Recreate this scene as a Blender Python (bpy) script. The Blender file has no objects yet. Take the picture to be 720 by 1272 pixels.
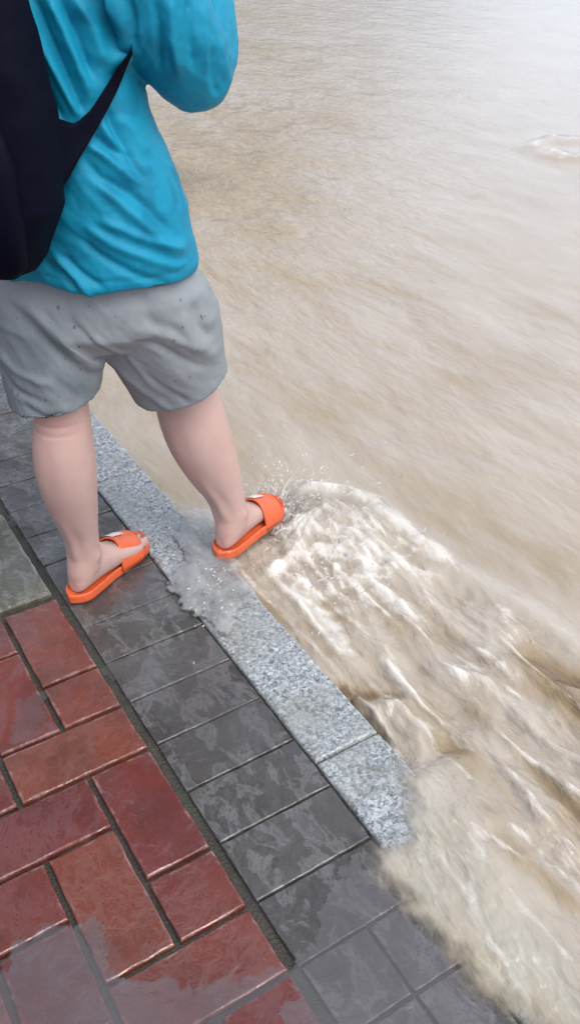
import bpy, bmesh, math, random
import numpy as np
from mathutils import Vector, Matrix
from mathutils.bvhtree import BVHTree
random.seed(7)
rng = np.random.default_rng(11)
SC = bpy.context.scene
COL = SC.collection
U = 0.125                                   # one brick module in metres (measured: bricks are 1 x 2 modules)

# ------------------------------------------------------------------ camera
CF = Vector((0.42451228, 0.68795983, -0.58864301))
CR = Vector((0.85002049, -0.52674318, -0.00260602))
CU = Vector((0.31185653, 0.49925233, 0.8083889))
CP = Vector((-0.38867, -0.60984, 1.37567))
FPX = 1146.58
cam_d = bpy.data.cameras.new('camera'); cam = bpy.data.objects.new('camera', cam_d); COL.objects.link(cam)
M = Matrix((CR, CU, -CF)).transposed().to_4x4(); M.translation = CP
cam.matrix_world = M
cam_d.sensor_fit = 'VERTICAL'; cam_d.sensor_height = 36; cam_d.sensor_width = 24
cam_d.lens = FPX / 1272 * 36
cam_d.clip_start = 0.02; cam_d.clip_end = 800
SC.camera = cam

# ------------------------------------------------------------------ world: overcast daylight
W = bpy.data.worlds.new('World'); SC.world = W; W.use_nodes = True
wn = W.node_tree; bg = wn.nodes['Background']
sky = wn.nodes.new('ShaderNodeTexSky'); sky.sky_type = 'NISHITA'; sky.sun_disc = False
SUN_EL, SUN_AZ = math.radians(60), math.radians(165)
sky.sun_elevation = SUN_EL; sky.sun_rotation = SUN_AZ
sky.air_density = 1.0; sky.dust_density = 4.0; sky.ozone_density = 1.0
hs = wn.nodes.new('ShaderNodeHueSaturation'); hs.inputs['Saturation'].default_value = 0.48
wn.links.new(sky.outputs[0], hs.inputs['Color'])
# added bright bluish lobe low in the sky, lifts the reflection on the far water
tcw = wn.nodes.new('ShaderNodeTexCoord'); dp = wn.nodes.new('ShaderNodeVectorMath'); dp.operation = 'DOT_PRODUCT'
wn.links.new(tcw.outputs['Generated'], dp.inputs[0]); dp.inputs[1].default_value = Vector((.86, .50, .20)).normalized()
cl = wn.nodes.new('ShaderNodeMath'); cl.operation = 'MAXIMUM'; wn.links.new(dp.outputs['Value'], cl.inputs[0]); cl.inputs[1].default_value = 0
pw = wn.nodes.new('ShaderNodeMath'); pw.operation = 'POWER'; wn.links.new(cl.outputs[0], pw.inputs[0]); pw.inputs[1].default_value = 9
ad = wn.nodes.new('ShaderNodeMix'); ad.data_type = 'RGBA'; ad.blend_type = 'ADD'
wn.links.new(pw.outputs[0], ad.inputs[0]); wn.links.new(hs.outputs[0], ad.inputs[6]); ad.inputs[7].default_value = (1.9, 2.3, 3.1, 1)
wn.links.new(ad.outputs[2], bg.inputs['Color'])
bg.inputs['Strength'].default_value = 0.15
sl = bpy.data.lights.new('sun', 'SUN'); sl.energy = 0.55; sl.angle = math.radians(50); sl.color = (1, .95, .88)
so = bpy.data.objects.new('sun', sl); COL.objects.link(so)
sdir = Vector((math.sin(SUN_AZ) * math.cos(SUN_EL), math.cos(SUN_AZ) * math.cos(SUN_EL), math.sin(SUN_EL)))
so.rotation_euler = sdir.to_track_quat('Z', 'Y').to_euler()
SC.view_settings.view_transform = 'Standard'; SC.view_settings.look = 'None'
SC.view_settings.gamma = 1; SC.view_settings.use_curve_mapping = False
SC.view_settings.exposure = 0.72
SC.render.engine = 'CYCLES'
SC.cycles.use_denoising = True
SC.cycles.max_bounces = 6; SC.cycles.transparent_max_bounces = 12

# ------------------------------------------------------------------ helpers
def ground_pt(px, py, z=0.0):
    """where the sight line through a photo pixel meets the plane z"""
    D = CF + CR * ((px - 360) / FPX) - CU * ((py - 636) / FPX)
    return CP + D * ((z - CP.z) / D.z)

def tag(o, label=None, cat=None, group=None, kind=None):
    if label: o['label'] = label
    if cat: o['category'] = cat
    if group: o['group'] = group
    if kind: o['kind'] = kind
    return o

def mesh_obj(name, verts, faces, mat=None, parent=None, smooth=True):
    me = bpy.data.meshes.new(name); me.from_pydata([tuple(v) for v in verts], [], faces); me.update()
    return link_mesh(name, me, mat, parent, smooth)

def link_mesh(name, me, mat=None, parent=None, smooth=True):
    o = bpy.data.objects.new(name, me); COL.objects.link(o)
    if mat: me.materials.clear(); me.materials.append(mat)
    if smooth: me.polygons.foreach_set('use_smooth', [True] * len(me.polygons))
    if parent: o.parent = parent
    return o

class MB:
    def __init__(s): s.v = []; s.f = []
    def add(s, vs, fs):
        b = len(s.v); s.v += [Vector(v) for v in vs]; s.f += [tuple(i + b for i in f) for f in fs]
    def loft(s, rings, n=24, p=2.0, cap=True):
        """rings: (centre, u, v) with scaled axis vectors; p>2 gives squarer sections"""
        vs = []
        for c, u, v in rings:
            c, u, v = Vector(c), Vector(u), Vector(v)
            for i in range(n):
                t = 2 * math.pi * i / n; ct, st = math.cos(t), math.sin(t)
                if p != 2.0:
                    ct = math.copysign(abs(ct) ** (2 / p), ct); st = math.copysign(abs(st) ** (2 / p), st)
                vs.append(c + u * ct + v * st)
        fs = []
        for k in range(len(rings) - 1):
            for i in range(n):
                j = (i + 1) % n
                fs.append((k * n + i, k * n + j, (k + 1) * n + j, (k + 1) * n + i))
        if cap:
            fs.append(tuple(range(n))[::-1]); fs.append(tuple(range((len(rings) - 1) * n, len(rings) * n)))
        s.add(vs, fs)
    def tube(s, pts, rad, n=14, ref=(0, 0, 1), sub=4, flat=1.0):
        """rounded tapering limb through pts"""
        P = [Vector(p) for p in pts]; R = list(rad)
        Q, RR = [], []
        for k in range(len(P) - 1):                      # Catmull-Rom
            a = P[max(k - 1, 0)]; b = P[k]; c = P[k + 1]; d = P[min(k + 2, len(P) - 1)]
            ra, rb, rc, rd = R[max(k - 1, 0)], R[k], R[k + 1], R[min(k + 2, len(R) - 1)]
            for i in range(sub):
                t = i / sub
                f = lambda a, b, c, d: 0.5 * ((2 * b) + (c - a) * t + (2 * a - 5 * b + 4 * c - d) * t * t + (3 * b - a - 3 * c + d) * t ** 3)
                Q.append(f(a, b, c, d)); RR.append(f(ra, rb, rc, rd))
        Q.append(P[-1]); RR.append(R[-1])
        rings = []
        T0 = (Q[1] - Q[0]).normalized(); T1 = (Q[-1] - Q[-2]).normalized()
        Q = [Q[0] - T0 * RR[0] * .8, Q[0] - T0 * RR[0] * .45] + Q + [Q[-1] + T1 * RR[-1] * .45, Q[-1] + T1 * RR[-1] * .8]
        RR = [RR[0] * .45, RR[0] * .85] + RR + [RR[-1] * .85, RR[-1] * .45]
        for i, q in enumerate(Q):
            t = (Q[min(i + 1, len(Q) - 1)] - Q[max(i - 1, 0)]).normalized()
            u = t.cross(Vector(ref));
            if u.length < .15: u = t.cross(Vector((1, 0, 0)))
            u.normalize(); v = t.cross(u).normalized()
            rings.append((q, u * RR[i], v * RR[i] * flat))
        s.loft(rings, n)
    def obj(s, name, mat=None, parent=None, smooth=True):
        return mesh_obj(name, s.v, s.f, mat, parent, smooth)
    def remeshed(s, voxel, it=8, fac=.5):
        """one continuous surface out of the overlapping lofts"""
        me = bpy.data.meshes.new('t'); me.from_pydata([tuple(v) for v in s.v], [], s.f); me.update()
        bm = bmesh.new(); bm.from_mesh(me); bmesh.ops.recalc_face_normals(bm, faces=bm.faces); bm.to_mesh(me); bm.free()
        o = bpy.data.objects.new('t', me); COL.objects.link(o)
        m = o.modifiers.new('r', 'REMESH'); m.mode = 'VOXEL'; m.voxel_size = voxel; m.adaptivity = 0
        m = o.modifiers.new('s', 'SMOOTH'); m.iterations = it; m.factor = fac
        bpy.context.view_layer.update()
        dg = bpy.context.evaluated_depsgraph_get()
        out = bpy.data.meshes.new_from_object(o.evaluated_get(dg))
        bpy.data.objects.remove(o); bpy.data.meshes.remove(me)
        return out

def get_co(me):
    a = np.empty(len(me.vertices) * 3); me.vertices.foreach_get('co', a); return a.reshape(-1, 3)
def get_no(me):
    a = np.empty(len(me.vertices) * 3); me.vertices.foreach_get('normal', a); return a.reshape(-1, 3)
def set_co(me, a):
    me.vertices.foreach_set('co', a.ravel()); me.update()
def set_attr(me, name, a):
    at = me.attributes.new(name, 'FLOAT', 'POINT'); at.data.foreach_set('value', np.asarray(a, dtype=np.float32).ravel())

# numpy gradient noise
def _grad(ix, iy, seed):
    h = (ix * 374761393 + iy * 668265263 + seed * 1442695041) & 0xffffffff
    h = ((h ^ (h >> 13)) * 1274126177) & 0xffffffff
    h = (h ^ (h >> 16)) & 0xffff
    a = h / 65536.0 * 2 * np.pi
    return np.cos(a), np.sin(a)
def perlin(x, y, seed=0):
    ix = np.floor(x).astype(np.int64); iy = np.floor(y).astype(np.int64)
    fx = x - ix; fy = y - iy
    u = fx ** 3 * (fx * (fx * 6 - 15) + 10); v = fy ** 3 * (fy * (fy * 6 - 15) + 10)
    r = 0
    def d(i, j):
        gx, gy = _grad(ix + i, iy + j, seed); return gx * (fx - i) + gy * (fy - j)
    a = d(0, 0) * (1 - u) + d(1, 0) * u; b = d(0, 1) * (1 - u) + d(1, 1) * u
    return (a * (1 - v) + b * v) * 1.5
def fbm(x, y, seed=0, oct=4, gain=.5):
    r = 0; a = 1; s = 0
    for o in range(oct):
        r = r + a * perlin(x * 2 ** o, y * 2 ** o, seed + o * 17); s += a; a *= gain
    return r / s
def ridged(x, y, seed=0, oct=3):
    r = 0; a = 1; s = 0
    for o in range(oct):
        r = r + a * (1 - np.abs(perlin(x * 2 ** o, y * 2 ** o, seed + 31 * o))) ** 2; s += a; a *= .5
    return r / s
def sstep(a, b, x):
    t = np.clip((x - a) / (b - a), 0, 1); return t * t * (3 - 2 * t)
def polydist(x, y, pts):
    """distance to a polyline, signed (left of travel +), and the 0..1 run along it"""
    best = np.full(x.shape, 1e9); sg = np.ones(x.shape); run = np.zeros(x.shape)
    n = len(pts) - 1
    for k in range(n):
        ax, ay = pts[k][0], pts[k][1]; bx, by = pts[k + 1][0], pts[k + 1][1]
        dx, dy = bx - ax, by - ay; L = dx * dx + dy * dy + 1e-12
        t = np.clip(((x - ax) * dx + (y - ay) * dy) / L, 0, 1)
        qx = x - (ax + t * dx); qy = y - (ay + t * dy); dd = np.hypot(qx, qy)
        m = dd < best
        best = np.where(m, dd, best); run = np.where(m, (k + t) / n, run)
        sg = np.where(m, np.sign(dx * (y - ay) - dy * (x - ax)), sg)
    return best, sg, run
def gp(*q, z=0.0):
    return [tuple(ground_pt(a, b, z))[:2] for a, b in q]

# ------------------------------------------------------------------ materials
def new_mat(name):
    m = bpy.data.materials.new(name); m.use_nodes = True
    nt = m.node_tree; return m, nt, nt.nodes['Principled BSDF']
class G:
    """tiny node graph helper"""
    def __init__(s, nt): s.nt = nt
    def n(s, t, **kw):
        nd = s.nt.nodes.new(t)
        for k, v in kw.items(): setattr(nd, k, v)
        return nd
    def put(s, sock, v):
        if hasattr(v, 'is_output') or isinstance(v, bpy.types.NodeSocket): s.nt.links.new(v, sock)
        elif isinstance(v, (tuple, list)) and len(v) == 3 and sock.type == 'RGBA': sock.default_value = (*v, 1)
        else: sock.default_value = v
    def coord(s, scale=(1, 1, 1), rot=(0, 0, 0)):
        tc = s.n('ShaderNodeTexCoord'); mp = s.n('ShaderNodeMapping')
        mp.inputs['Scale'].default_value = scale; mp.inputs['Rotation'].default_value = rot
        s.nt.links.new(tc.outputs['Object'], mp.inputs['Vector']); return mp.outputs[0]
    def noise(s, vec, scale, detail=4, rough=.55, dist=0.0, out='Fac'):
        nd = s.n('ShaderNodeTexNoise'); s.put(nd.inputs['Vector'], vec)
        nd.inputs['Scale'].default_value = scale; nd.inputs['Detail'].default_value = detail
        nd.inputs['Roughness'].default_value = rough; nd.inputs['Distortion'].default_value = dist
        return nd.outputs[out]
    def vor(s, vec, scale, out='Distance', feature='F1', rand=1.0):
        nd = s.n('ShaderNodeTexVoronoi', feature=feature); s.put(nd.inputs['Vector'], vec)
        nd.inputs['Scale'].default_value = scale; nd.inputs['Randomness'].default_value = rand
        return nd.outputs[out]
    def ramp(s, fac, stops, interp='LINEAR'):
        nd = s.n('ShaderNodeValToRGB'); cr = nd.color_ramp; cr.interpolation = interp
        while len(cr.elements) > 1: cr.elements.remove(cr.elements[-1])
        for i, (p, c) in enumerate(stops):
            e = cr.elements[0] if i == 0 else cr.elements.new(p)
            e.position = p; e.color = (*c, 1) if isinstance(c, (tuple, list)) else (c, c, c, 1)
        s.put(nd.inputs['Fac'], fac); return nd.outputs['Color']
    def mix(s, f, a, b, mode='MIX'):
        nd = s.n('ShaderNodeMix', data_type='RGBA', blend_type=mode)
        s.put(nd.inputs[0], f); s.put(nd.inputs[6], a); s.put(nd.inputs[7], b); return nd.outputs[2]
    def math(s, op, a, b=0.0, c=0.0, clamp=False):
        nd = s.n('ShaderNodeMath', operation=op, use_clamp=clamp)
        s.put(nd.inputs[0], a); s.put(nd.inputs[1], b); s.put(nd.inputs[2], c); return nd.outputs[0]
    def attr(s, name):
        nd = s.n('ShaderNodeAttribute', attribute_name=name); return nd.outputs['Fac']
    def bump(s, h, strength, dist=0.01, normal=None):
        nd = s.n('ShaderNodeBump'); s.put(nd.inputs['Height'], h)
        nd.inputs['Strength'].default_value = strength; nd.inputs['Distance'].default_value = dist
        if normal is not None: s.put(nd.inputs['Normal'], normal)
        return nd.outputs[0]
    def bsdf(s, b, **kw):
        for k, v in kw.items(): s.put(b.inputs[k.replace('_', ' ')], v)

def paver_mat(name, dark, light, wetdark, edge_col, film=.3, film_sheen_col=(.2, .19, .2)):  # film: strength of the pale reflection streaks painted into the colour
    m, nt, b = new_mat(name); g = G(nt); c = g.coord()
    tint = g.attr('tint')
    base = g.mix(g.noise(c, 9, 6, .65), dark, light)
    base = g.mix(g.math('MULTIPLY', g.noise(c, 260, 3, .7), .55), base, wetdark)
    base = g.mix(g.ramp(g.noise(c, 3.6, 4, .6, .3), [(.46, 0.0), (.6, .55)]), base, tuple(q * w for q, w in zip(dark, (1.05, .95, .72))))
    base = g.mix(g.ramp(g.vor(c, 95, 'Distance'), [(.05, .5), (.12, 0.0)]), base, wetdark)
    base = g.mix(g.ramp(g.noise(c, 5.5, 5, .6, .6), [(.45, 0.0), (.68, .55)]), base, wetdark)
    hsv = g.n('ShaderNodeHueSaturation'); g.put(hsv.inputs['Color'], base)
    g.put(hsv.inputs['Value'], g.math('ADD', .86, g.math('MULTIPLY', tint, .34)))
    g.put(hsv.inputs['Hue'], g.math('ADD', .492, g.math('MULTIPLY', tint, .02)))
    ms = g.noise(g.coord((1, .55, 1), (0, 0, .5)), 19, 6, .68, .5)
    hsv_out = g.mix(g.math('MULTIPLY', g.ramp(ms, [(.50, 0.0), (.55, .75), (.60, .2), (.75, .6)]), film), hsv.outputs[0], film_sheen_col)  # thin cloudy water, with its sky reflection streaks painted into the base colour
    grit = g.math('MULTIPLY', g.ramp(g.vor(c, 150), [(.0, 1.0), (.13, 0.0)]), .35)
    col = g.mix(grit, hsv_out, edge_col)
    e = g.math('MULTIPLY', g.attr('edge'), g.ramp(g.noise(c, 28, 5, .7), [(.50, 0.0), (.72, .6)]), clamp=True)
    col = g.mix(e, col, edge_col)
    wet = g.noise(c, 7, 5, .6, 1.2)
    rough = g.ramp(wet, [(.36, .10), (.52, .35), (.7, .6)])
    h = g.math('ADD', g.math('MULTIPLY', g.noise(c, 75, 6, .75), 1.3), g.math('MULTIPLY', g.noise(c, 14, 3, .5), 1.0))
    g.bsdf(b, Base_Color=col, Roughness=rough, Normal=g.bump(h, .35, .006))
    wm = g.noise(g.coord((1, .7, 1), (0, 0, .4)), 8.5, 6, .66, .9)
    g.put(b.inputs['Coat Weight'], g.ramp(wm, [(.40, .15), (.47, .55), (.52, 1.0)]))
    g.put(b.inputs['Coat Roughness'], g.ramp(wm, [(.42, .22), (.50, .03)]))
    hw = g.math('ADD', g.noise(c, 30, 3, .5, .6), g.math('MULTIPLY', g.noise(c, 11, 2), 1.5))
    g.put(b.inputs['Coat Normal'], g.bump(hw, .45, .012))
    b.inputs['Specular IOR Level'].default_value = .35
    b.inputs['Coat IOR'].default_value = 1.6
    return m
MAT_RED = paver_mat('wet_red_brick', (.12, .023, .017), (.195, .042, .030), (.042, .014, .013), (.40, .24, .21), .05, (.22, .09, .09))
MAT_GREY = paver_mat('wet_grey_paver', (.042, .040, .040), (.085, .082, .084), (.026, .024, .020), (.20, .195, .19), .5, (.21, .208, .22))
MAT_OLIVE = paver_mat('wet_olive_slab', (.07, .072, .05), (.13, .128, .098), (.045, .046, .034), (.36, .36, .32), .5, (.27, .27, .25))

def mat_granite():
    m, nt, b = new_mat('speckled_granite'); g = G(nt); c = g.coord()
    n1 = g.noise(c, 115, 5, .8, .6)
    col = g.ramp(n1, [(.32, (.04, .047, .055)), (.43, (.11, .125, .14)), (.5, (.26, .29, .31)), (.57, (.42, .455, .485)), (.68, (.66, .69, .71))])
    fl = g.ramp(g.vor(c, 190, 'Distance'), [(.10, 1.0), (.26, 0.0)])
    col = g.mix(g.math('MULTIPLY', fl, g.ramp(g.noise(c, 40, 2), [(.45, 0.0), (.6, .8)])), col, (.06, .065, .07))
    stain = g.ramp(g.noise(c, 7, 5, .65, .8), [(.42, 0.0), (.66, .62)])
    col = g.mix(stain, col, (.19, .19, .165))
    film = g.ramp(g.noise(g.coord((1, .6, 1)), 11, 4, .6, 1.5), [(.45, 0.0), (.62, .4)])
    col = g.mix(film, col, (.30, .32, .32))
    g.bsdf(b, Base_Color=col, Roughness=g.ramp(g.noise(c, 9, 4), [(.35, .12), (.7, .5)]), Normal=g.bump(g.noise(c, 150, 4, .7), .3, .003))
    b.inputs['Coat Weight'].default_value = .4; b.inputs['Coat Roughness'].default_value = .1
    return m
MAT_GRANITE = mat_granite()

def mat_joint():
    m, nt, b = new_mat('wet_joint_grit'); g = G(nt); c = g.coord()
    col = g.mix(g.noise(c, 22, 5, .7), (.02, .018, .016), (.075, .069, .058))
    col = g.mix(g.ramp(g.noise(c, 5, 3), [(.5, 0.0), (.66, .6)]), col, (.035, .06, .03))
    g.bsdf(b, Base_Color=col, Roughness=.3, Normal=g.bump(g.noise(c, 170, 4, .7), .8, .006))
    return m
MAT_JOINT = mat_joint()

def mat_far_paving():
    m, nt, b = new_mat('distant_brick_paving'); g = G(nt); c = g.coord()
    br = g.n('ShaderNodeTexBrick'); g.put(br.inputs['Vector'], c)
    br.inputs['Scale'].default_value = 1; br.inputs['Brick Width'].default_value = .25; br.inputs['Row Height'].default_value = .125
    br.inputs['Mortar Size'].default_value = .008
    br.inputs['Color1'].default_value = (.2, .05, .04, 1); br.inputs['Color2'].default_value = (.16, .04, .035, 1); br.inputs['Mortar'].default_value = (.05, .045, .04, 1)
    g.bsdf(b, Base_Color=br.outputs[0], Roughness=.35)
    return m
def mat_asphalt():
    m, nt, b = new_mat('flooded_road_asphalt'); g = G(nt); c = g.coord()
    g.bsdf(b, Base_Color=g.mix(g.noise(c, 90, 4), (.04, .04, .04), (.08, .075, .07)), Roughness=.5, Normal=g.bump(g.noise(c, 200, 3), .5, .004))
    return m

def mat_flood():
    """silt-laden flood water: the suspended silt gives the colour, the skin gives the sky reflection"""
    m, nt, b = new_mat('silty_flood_water'); g = G(nt)
    cs = g.coord((1, .28, 1)); c = g.coord()
    silt = g.attr('silt'); foam = g.attr('foam'); turb = g.attr('turb')
    base = g.ramp(silt, [(.0, (.16, .105, .055)), (.3, (.31, .24, .145)), (.6, (.385, .333, .272)), (1.0, (.48, .438, .38))])
    base = g.mix(g.math('MULTIPLY', g.noise(cs, 13, 5, .6, .8), .35), base, (.30, .26, .205))
    fn = g.math('ADD', foam, g.math('MULTIPLY', g.math('SUBTRACT', g.noise(g.coord((1, .45, 1)), 34, 6, .72, 1.0), .5), g.math('MULTIPLY', 1.1, g.math('MINIMUM', 1.0, g.math('MULTIPLY', foam, 4.0)))))
    fm = g.ramp(fn, [(.24, 0.0), (.55, .55), (.95, 1.0)])
    col = g.mix(fm, base, (.72, .70, .665))
    grn = g.attr('pale')
    col = g.mix(g.math('MULTIPLY', grn, g.ramp(g.noise(c, 20, 5, .62, 1.2), [(.3, .35), (.7, 1.0)])), col, (.40, .395, .345))
    rough = g.math('ADD', .10, g.math('MULTIPLY', fm, .4))
    cw = g.coord((1, .42, 1), (0, 0, .12))
    warp = g.mix(.03, cw, g.noise(c, 5, 3, .5, 0, 'Color'), 'ADD')
    rd = g.n('ShaderNodeTexNoise', noise_type='RIDGED_MULTIFRACTAL'); g.put(rd.inputs['Vector'], warp)
    rd.inputs['Scale'].default_value = 7.5; rd.inputs['Detail'].default_value = 4; rd.inputs['Roughness'].default_value = .5
    rd.inputs['Lacunarity'].default_value = 2.1
    w2 = g.noise(warp, 19, 4, .55, .15)
    w3 = g.noise(g.coord((1, .6, 1)), 4.5, 3, .5, .5)
    hh = g.math('ADD', g.math('MULTIPLY', rd.outputs['Fac'], .22), g.math('ADD', g.math('MULTIPLY', w2, .55), w3))
    nrm = g.bump(g.math('MULTIPLY', hh, g.math('ADD', .07, g.math('MULTIPLY', turb, 1.3))), .85, .045)
    g.bsdf(b, Base_Color=col, Roughness=rough, Normal=nrm, IOR=1.36)
    b.inputs['Specular IOR Level'].default_value = .6
    b.inputs['Subsurface Weight'].default_value = .5; b.inputs['Subsurface Radius'].default_value = (1, .8, .6); b.inputs['Subsurface Scale'].default_value = .02
    tr = g.n('ShaderNodeBsdfTransparent'); mx = g.n('ShaderNodeMixShader')
    al = g.attr('alpha')
    g.put(mx.inputs[0], al); nt.links.new(tr.outputs[0], mx.inputs[1]); nt.links.new(b.outputs[0], mx.inputs[2])
    nt.links.new(mx.outputs[0], nt.nodes['Material Output'].inputs['Surface'])
    return m
MAT_FLOOD = mat_flood()

def mat_film(name, col_a, col_b, rough=.04, ior=1.55, ripple=.2):
    """shallow turbid water: partly see-through body under a mirror-like skin"""
    m, nt, b = new_mat(name); g = G(nt); c = g.coord(); nt.nodes.remove(b)
    al = g.attr('alpha')
    nr = g.bump(g.math('ADD', g.noise(c, 24, 3, .5, .8), g.math('MULTIPLY', g.noise(c, 70, 2), .3)), ripple, .01)
    df = g.n('ShaderNodeBsdfDiffuse'); g.put(df.inputs['Color'], g.mix(g.noise(c, 9, 5, .65, 1.2), col_a, col_b))
    tr = g.n('ShaderNodeBsdfTransparent'); m1 = g.n('ShaderNodeMixShader')
    g.put(m1.inputs[0], g.math('MULTIPLY', al, g.ramp(g.noise(g.coord((1, .6, 1)), 12, 5, .65, 1.0), [(.30, .85), (.65, 1.0)])))
    nt.links.new(tr.outputs[0], m1.inputs[1]); nt.links.new(df.outputs[0], m1.inputs[2])
    gl = g.n('ShaderNodeBsdfGlossy'); gl.inputs['Roughness'].default_value = rough; g.put(gl.inputs['Normal'], nr)
    fr = g.n('ShaderNodeFresnel'); fr.inputs['IOR'].default_value = ior; g.put(fr.inputs['Normal'], nr)
    m2 = g.n('ShaderNodeMixShader')
    g.put(m2.inputs[0], g.math('MULTIPLY', fr.outputs[0], g.math('MULTIPLY', al, 4.0, clamp=True)))
    nt.links.new(m1.outputs[0], m2.inputs[1]); nt.links.new(gl.outputs[0], m2.inputs[2])
    nt.links.new(m2.outputs[0], nt.nodes['Material Output'].inputs['Surface'])
    return m
MAT_FILM = mat_film('thin_cloudy_rainwater', (.34, .325, .36), (.40, .38, .42), .03, 2.0, .16)
MAT_SPILL = mat_film('thrown_grey_water', (.36, .385, .40), (.50, .525, .53), .05, 1.8, .8)

def mat_spray():
    m, nt, b = new_mat('white_spray'); g = G(nt)
    g.bsdf(b, Base_Color=(.84, .82, .79), Roughness=.12, IOR=1.33)
    b.inputs['Transmission Weight'].default_value = .45
    return m
MAT_SPRAY = mat_spray()

def mat_skin():
    m, nt, b = new_mat('skin'); g = G(nt); c = g.coord()
    col = g.mix(g.noise(c, 7, 4, .6), (.45, .32, .295), (.56, .425, .395))
    col = g.mix(g.math('MULTIPLY', g.noise(c, 30, 5, .7), .6), col, (.44, .24, .21))
    red = g.attr('flush')
    col = g.mix(g.math('MULTIPLY', red, .55), col, (.60, .27, .22))
    g.bsdf(b, Base_Color=col, Roughness=.38, Normal=g.bump(g.noise(c, 420, 2), .12, .002))
    b.inputs['Subsurface Weight'].default_value = .12; b.inputs['Subsurface Radius'].default_value = (.6, .25, .15)
    b.inputs['Subsurface Scale'].default_value = .012
    return m
MAT_SKIN = mat_skin()
def mat_nail():
    m, nt, b = new_mat('nail'); G(nt).bsdf(b, Base_Color=(.68, .46, .42), Roughness=.2); return m
def mat_cloth(name, a, bcol, wet, wetcol, spots=False, rough=.75, weave=900):
    m, nt, b = new_mat(name); g = G(nt); c = g.coord()
    col = g.mix(g.noise(c, 6, 4, .6), a, bcol)
    w = g.ramp(g.noise(c, 11, 5, .62, .7), [(wet, 0.0), (wet + .09, 1.0)])
    col = g.mix(g.math('MULTIPLY', w, .6), col, wetcol)
    if spots:
        v = g.vor(g.coord((1, 1, .7)), 48)
        lim = g.math('MULTIPLY', g.ramp(g.noise(c, 8, 2), [(.40, 0.0), (.62, 1.0)]), .155)
        sp = g.math('LESS_THAN', v, lim)
        col = g.mix(g.math('MULTIPLY', sp, .6), col, (.07, .08, .09))
        leg_dark_fac = g.attr('leg_dark')
        col = g.mix(g.math('MULTIPLY', leg_dark_fac, g.ramp(g.noise(c, 9, 4, .6, .5), [(.3, .35), (.65, 1.0)])), col, (.115, .145, .165))
    h = g.math('ADD', g.noise(c, 55, 4, .6), g.math('MULTIPLY', g.noise(c, weave, 2), .4))
    g.bsdf(b, Base_Color=col, Roughness=rough, Normal=g.bump(h, .35, .0035))
    b.inputs['Specular IOR Level'].default_value = .25
    return m
MAT_SHIRT = mat_cloth('turquoise_jersey', (.003, .21, .36), (.005, .265, .425), .54, (.002, .15, .27), rough=.55)
MAT_SHORTS = mat_cloth('grey_jersey', (.245, .275, .305), (.29, .318, .348), .62, (.20, .215, .23), spots=True, rough=.85)
MAT_PACK = mat_cloth('black_nylon', (.0012, .0018, .008), (.0022, .0032, .012), .6, (.001, .0015, .006), rough=.7, weave=700)
MAT_PACK.node_tree.nodes['Principled BSDF'].inputs['Specular IOR Level'].default_value = .08
def mat_rubber():
    m, nt, b = new_mat('orange_foam_rubber'); g = G(nt); c = g.coord()
    g.bsdf(b, Base_Color=g.mix(g.ramp(g.noise(c, 45, 6, .75), [(.50, 0.0), (.70, .5)]), g.mix(g.noise(c, 30, 3), (.62, .10, .03), (.76, .145, .05)), (.30, .10, .05)), Roughness=.38, Normal=g.bump(g.noise(c, 260, 2), .15, .002))
    b.inputs['Subsurface Weight'].default_value = .08; b.inputs['Subsurface Scale'].default_value = .01
    return m
MAT_RUBBER = mat_rubber()
def plain(name, col, rough=.5):
    m, nt, b = new_mat(name); g = G(nt)
    g.bsdf(b, Base_Color=g.mix(g.noise(g.coord(), 20, 4), col, tuple(x * .8 for x in col)), Roughness=rough); return m

# ------------------------------------------------------------------ the setting
def sheet(name, x0, x1, y0, y1, z, mat):
    o = mesh_obj(name, [(x0, y0, z), (x1, y0, z), (x1, y1, z), (x0, y1, z)], [(0, 1, 2, 3)], mat, smooth=False)
    return tag(o, kind='structure')
sheet('ground', -300, .36, -300, 400, -.045, mat_far_paving())
sheet('road', .33, 300, -300, 400, -.15, mat_asphalt())

def block(V, F, E, T, x0, x1, y0, y1, z1, h=.04, bev=.004, tint=None, tilt=.0012, rough=.0012):
    """one bevelled paver with worn, slightly wavy edges"""
    tint = random.random() if tint is None else tint
    dz = [random.uniform(-tilt, tilt) for _ in range(4)]
    nx = max(2, int((x1 - x0) / .02)); ny = max(2, int((y1 - y0) / .02))
    per = [(x0 + (x1 - x0) * i / nx, y0) for i in range(nx)] + [(x1, y0 + (y1 - y0) * i / ny) for i in range(ny)] + \
          [(x1 - (x1 - x0) * i / nx, y1) for i in range(nx)] + [(x0, y1 - (y1 - y0) * i / ny) for i in range(ny)]
    cx, cy = (x0 + x1) / 2, (y0 + y1) / 2; n = len(per); b0 = len(V)
    def zz(x, y):
        a = (x - x0) / (x1 - x0); c = (y - y0) / (y1 - y0)
        return z1 + dz[0] * (1 - a) * (1 - c) + dz[1] * a * (1 - c) + dz[2] * a * c + dz[3] * (1 - a) * c
    jit = [random.uniform(-rough, rough) for _ in per]
    for ring, (ins, dzz, e) in enumerate([(0, -h, 0), (0, -bev, .6), (bev * .45, -bev * .3, 1), (bev * 1.1, 0, 1), (bev * 2.2, 0, 0)]):
        for k, (x, y) in enumerate(per):
            i2 = ins + jit[k] * (1 if ring < 4 else .3)
            xx = min(max(x, x0 + i2), x1 - i2); yy = min(max(y, y0 + i2), y1 - i2)
            V.append((xx, yy, zz(xx, yy) + dzz)); E.append(e); T.append(tint)
    for r in range(4):
        for k in range(n):
            j = (k + 1) % n
            F.append((b0 + r * n + k, b0 + r * n + j, b0 + (r + 1) * n + j, b0 + (r + 1) * n + k))
    F.append(tuple(b0 + 4 * n + k for k in range(n)))
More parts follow.
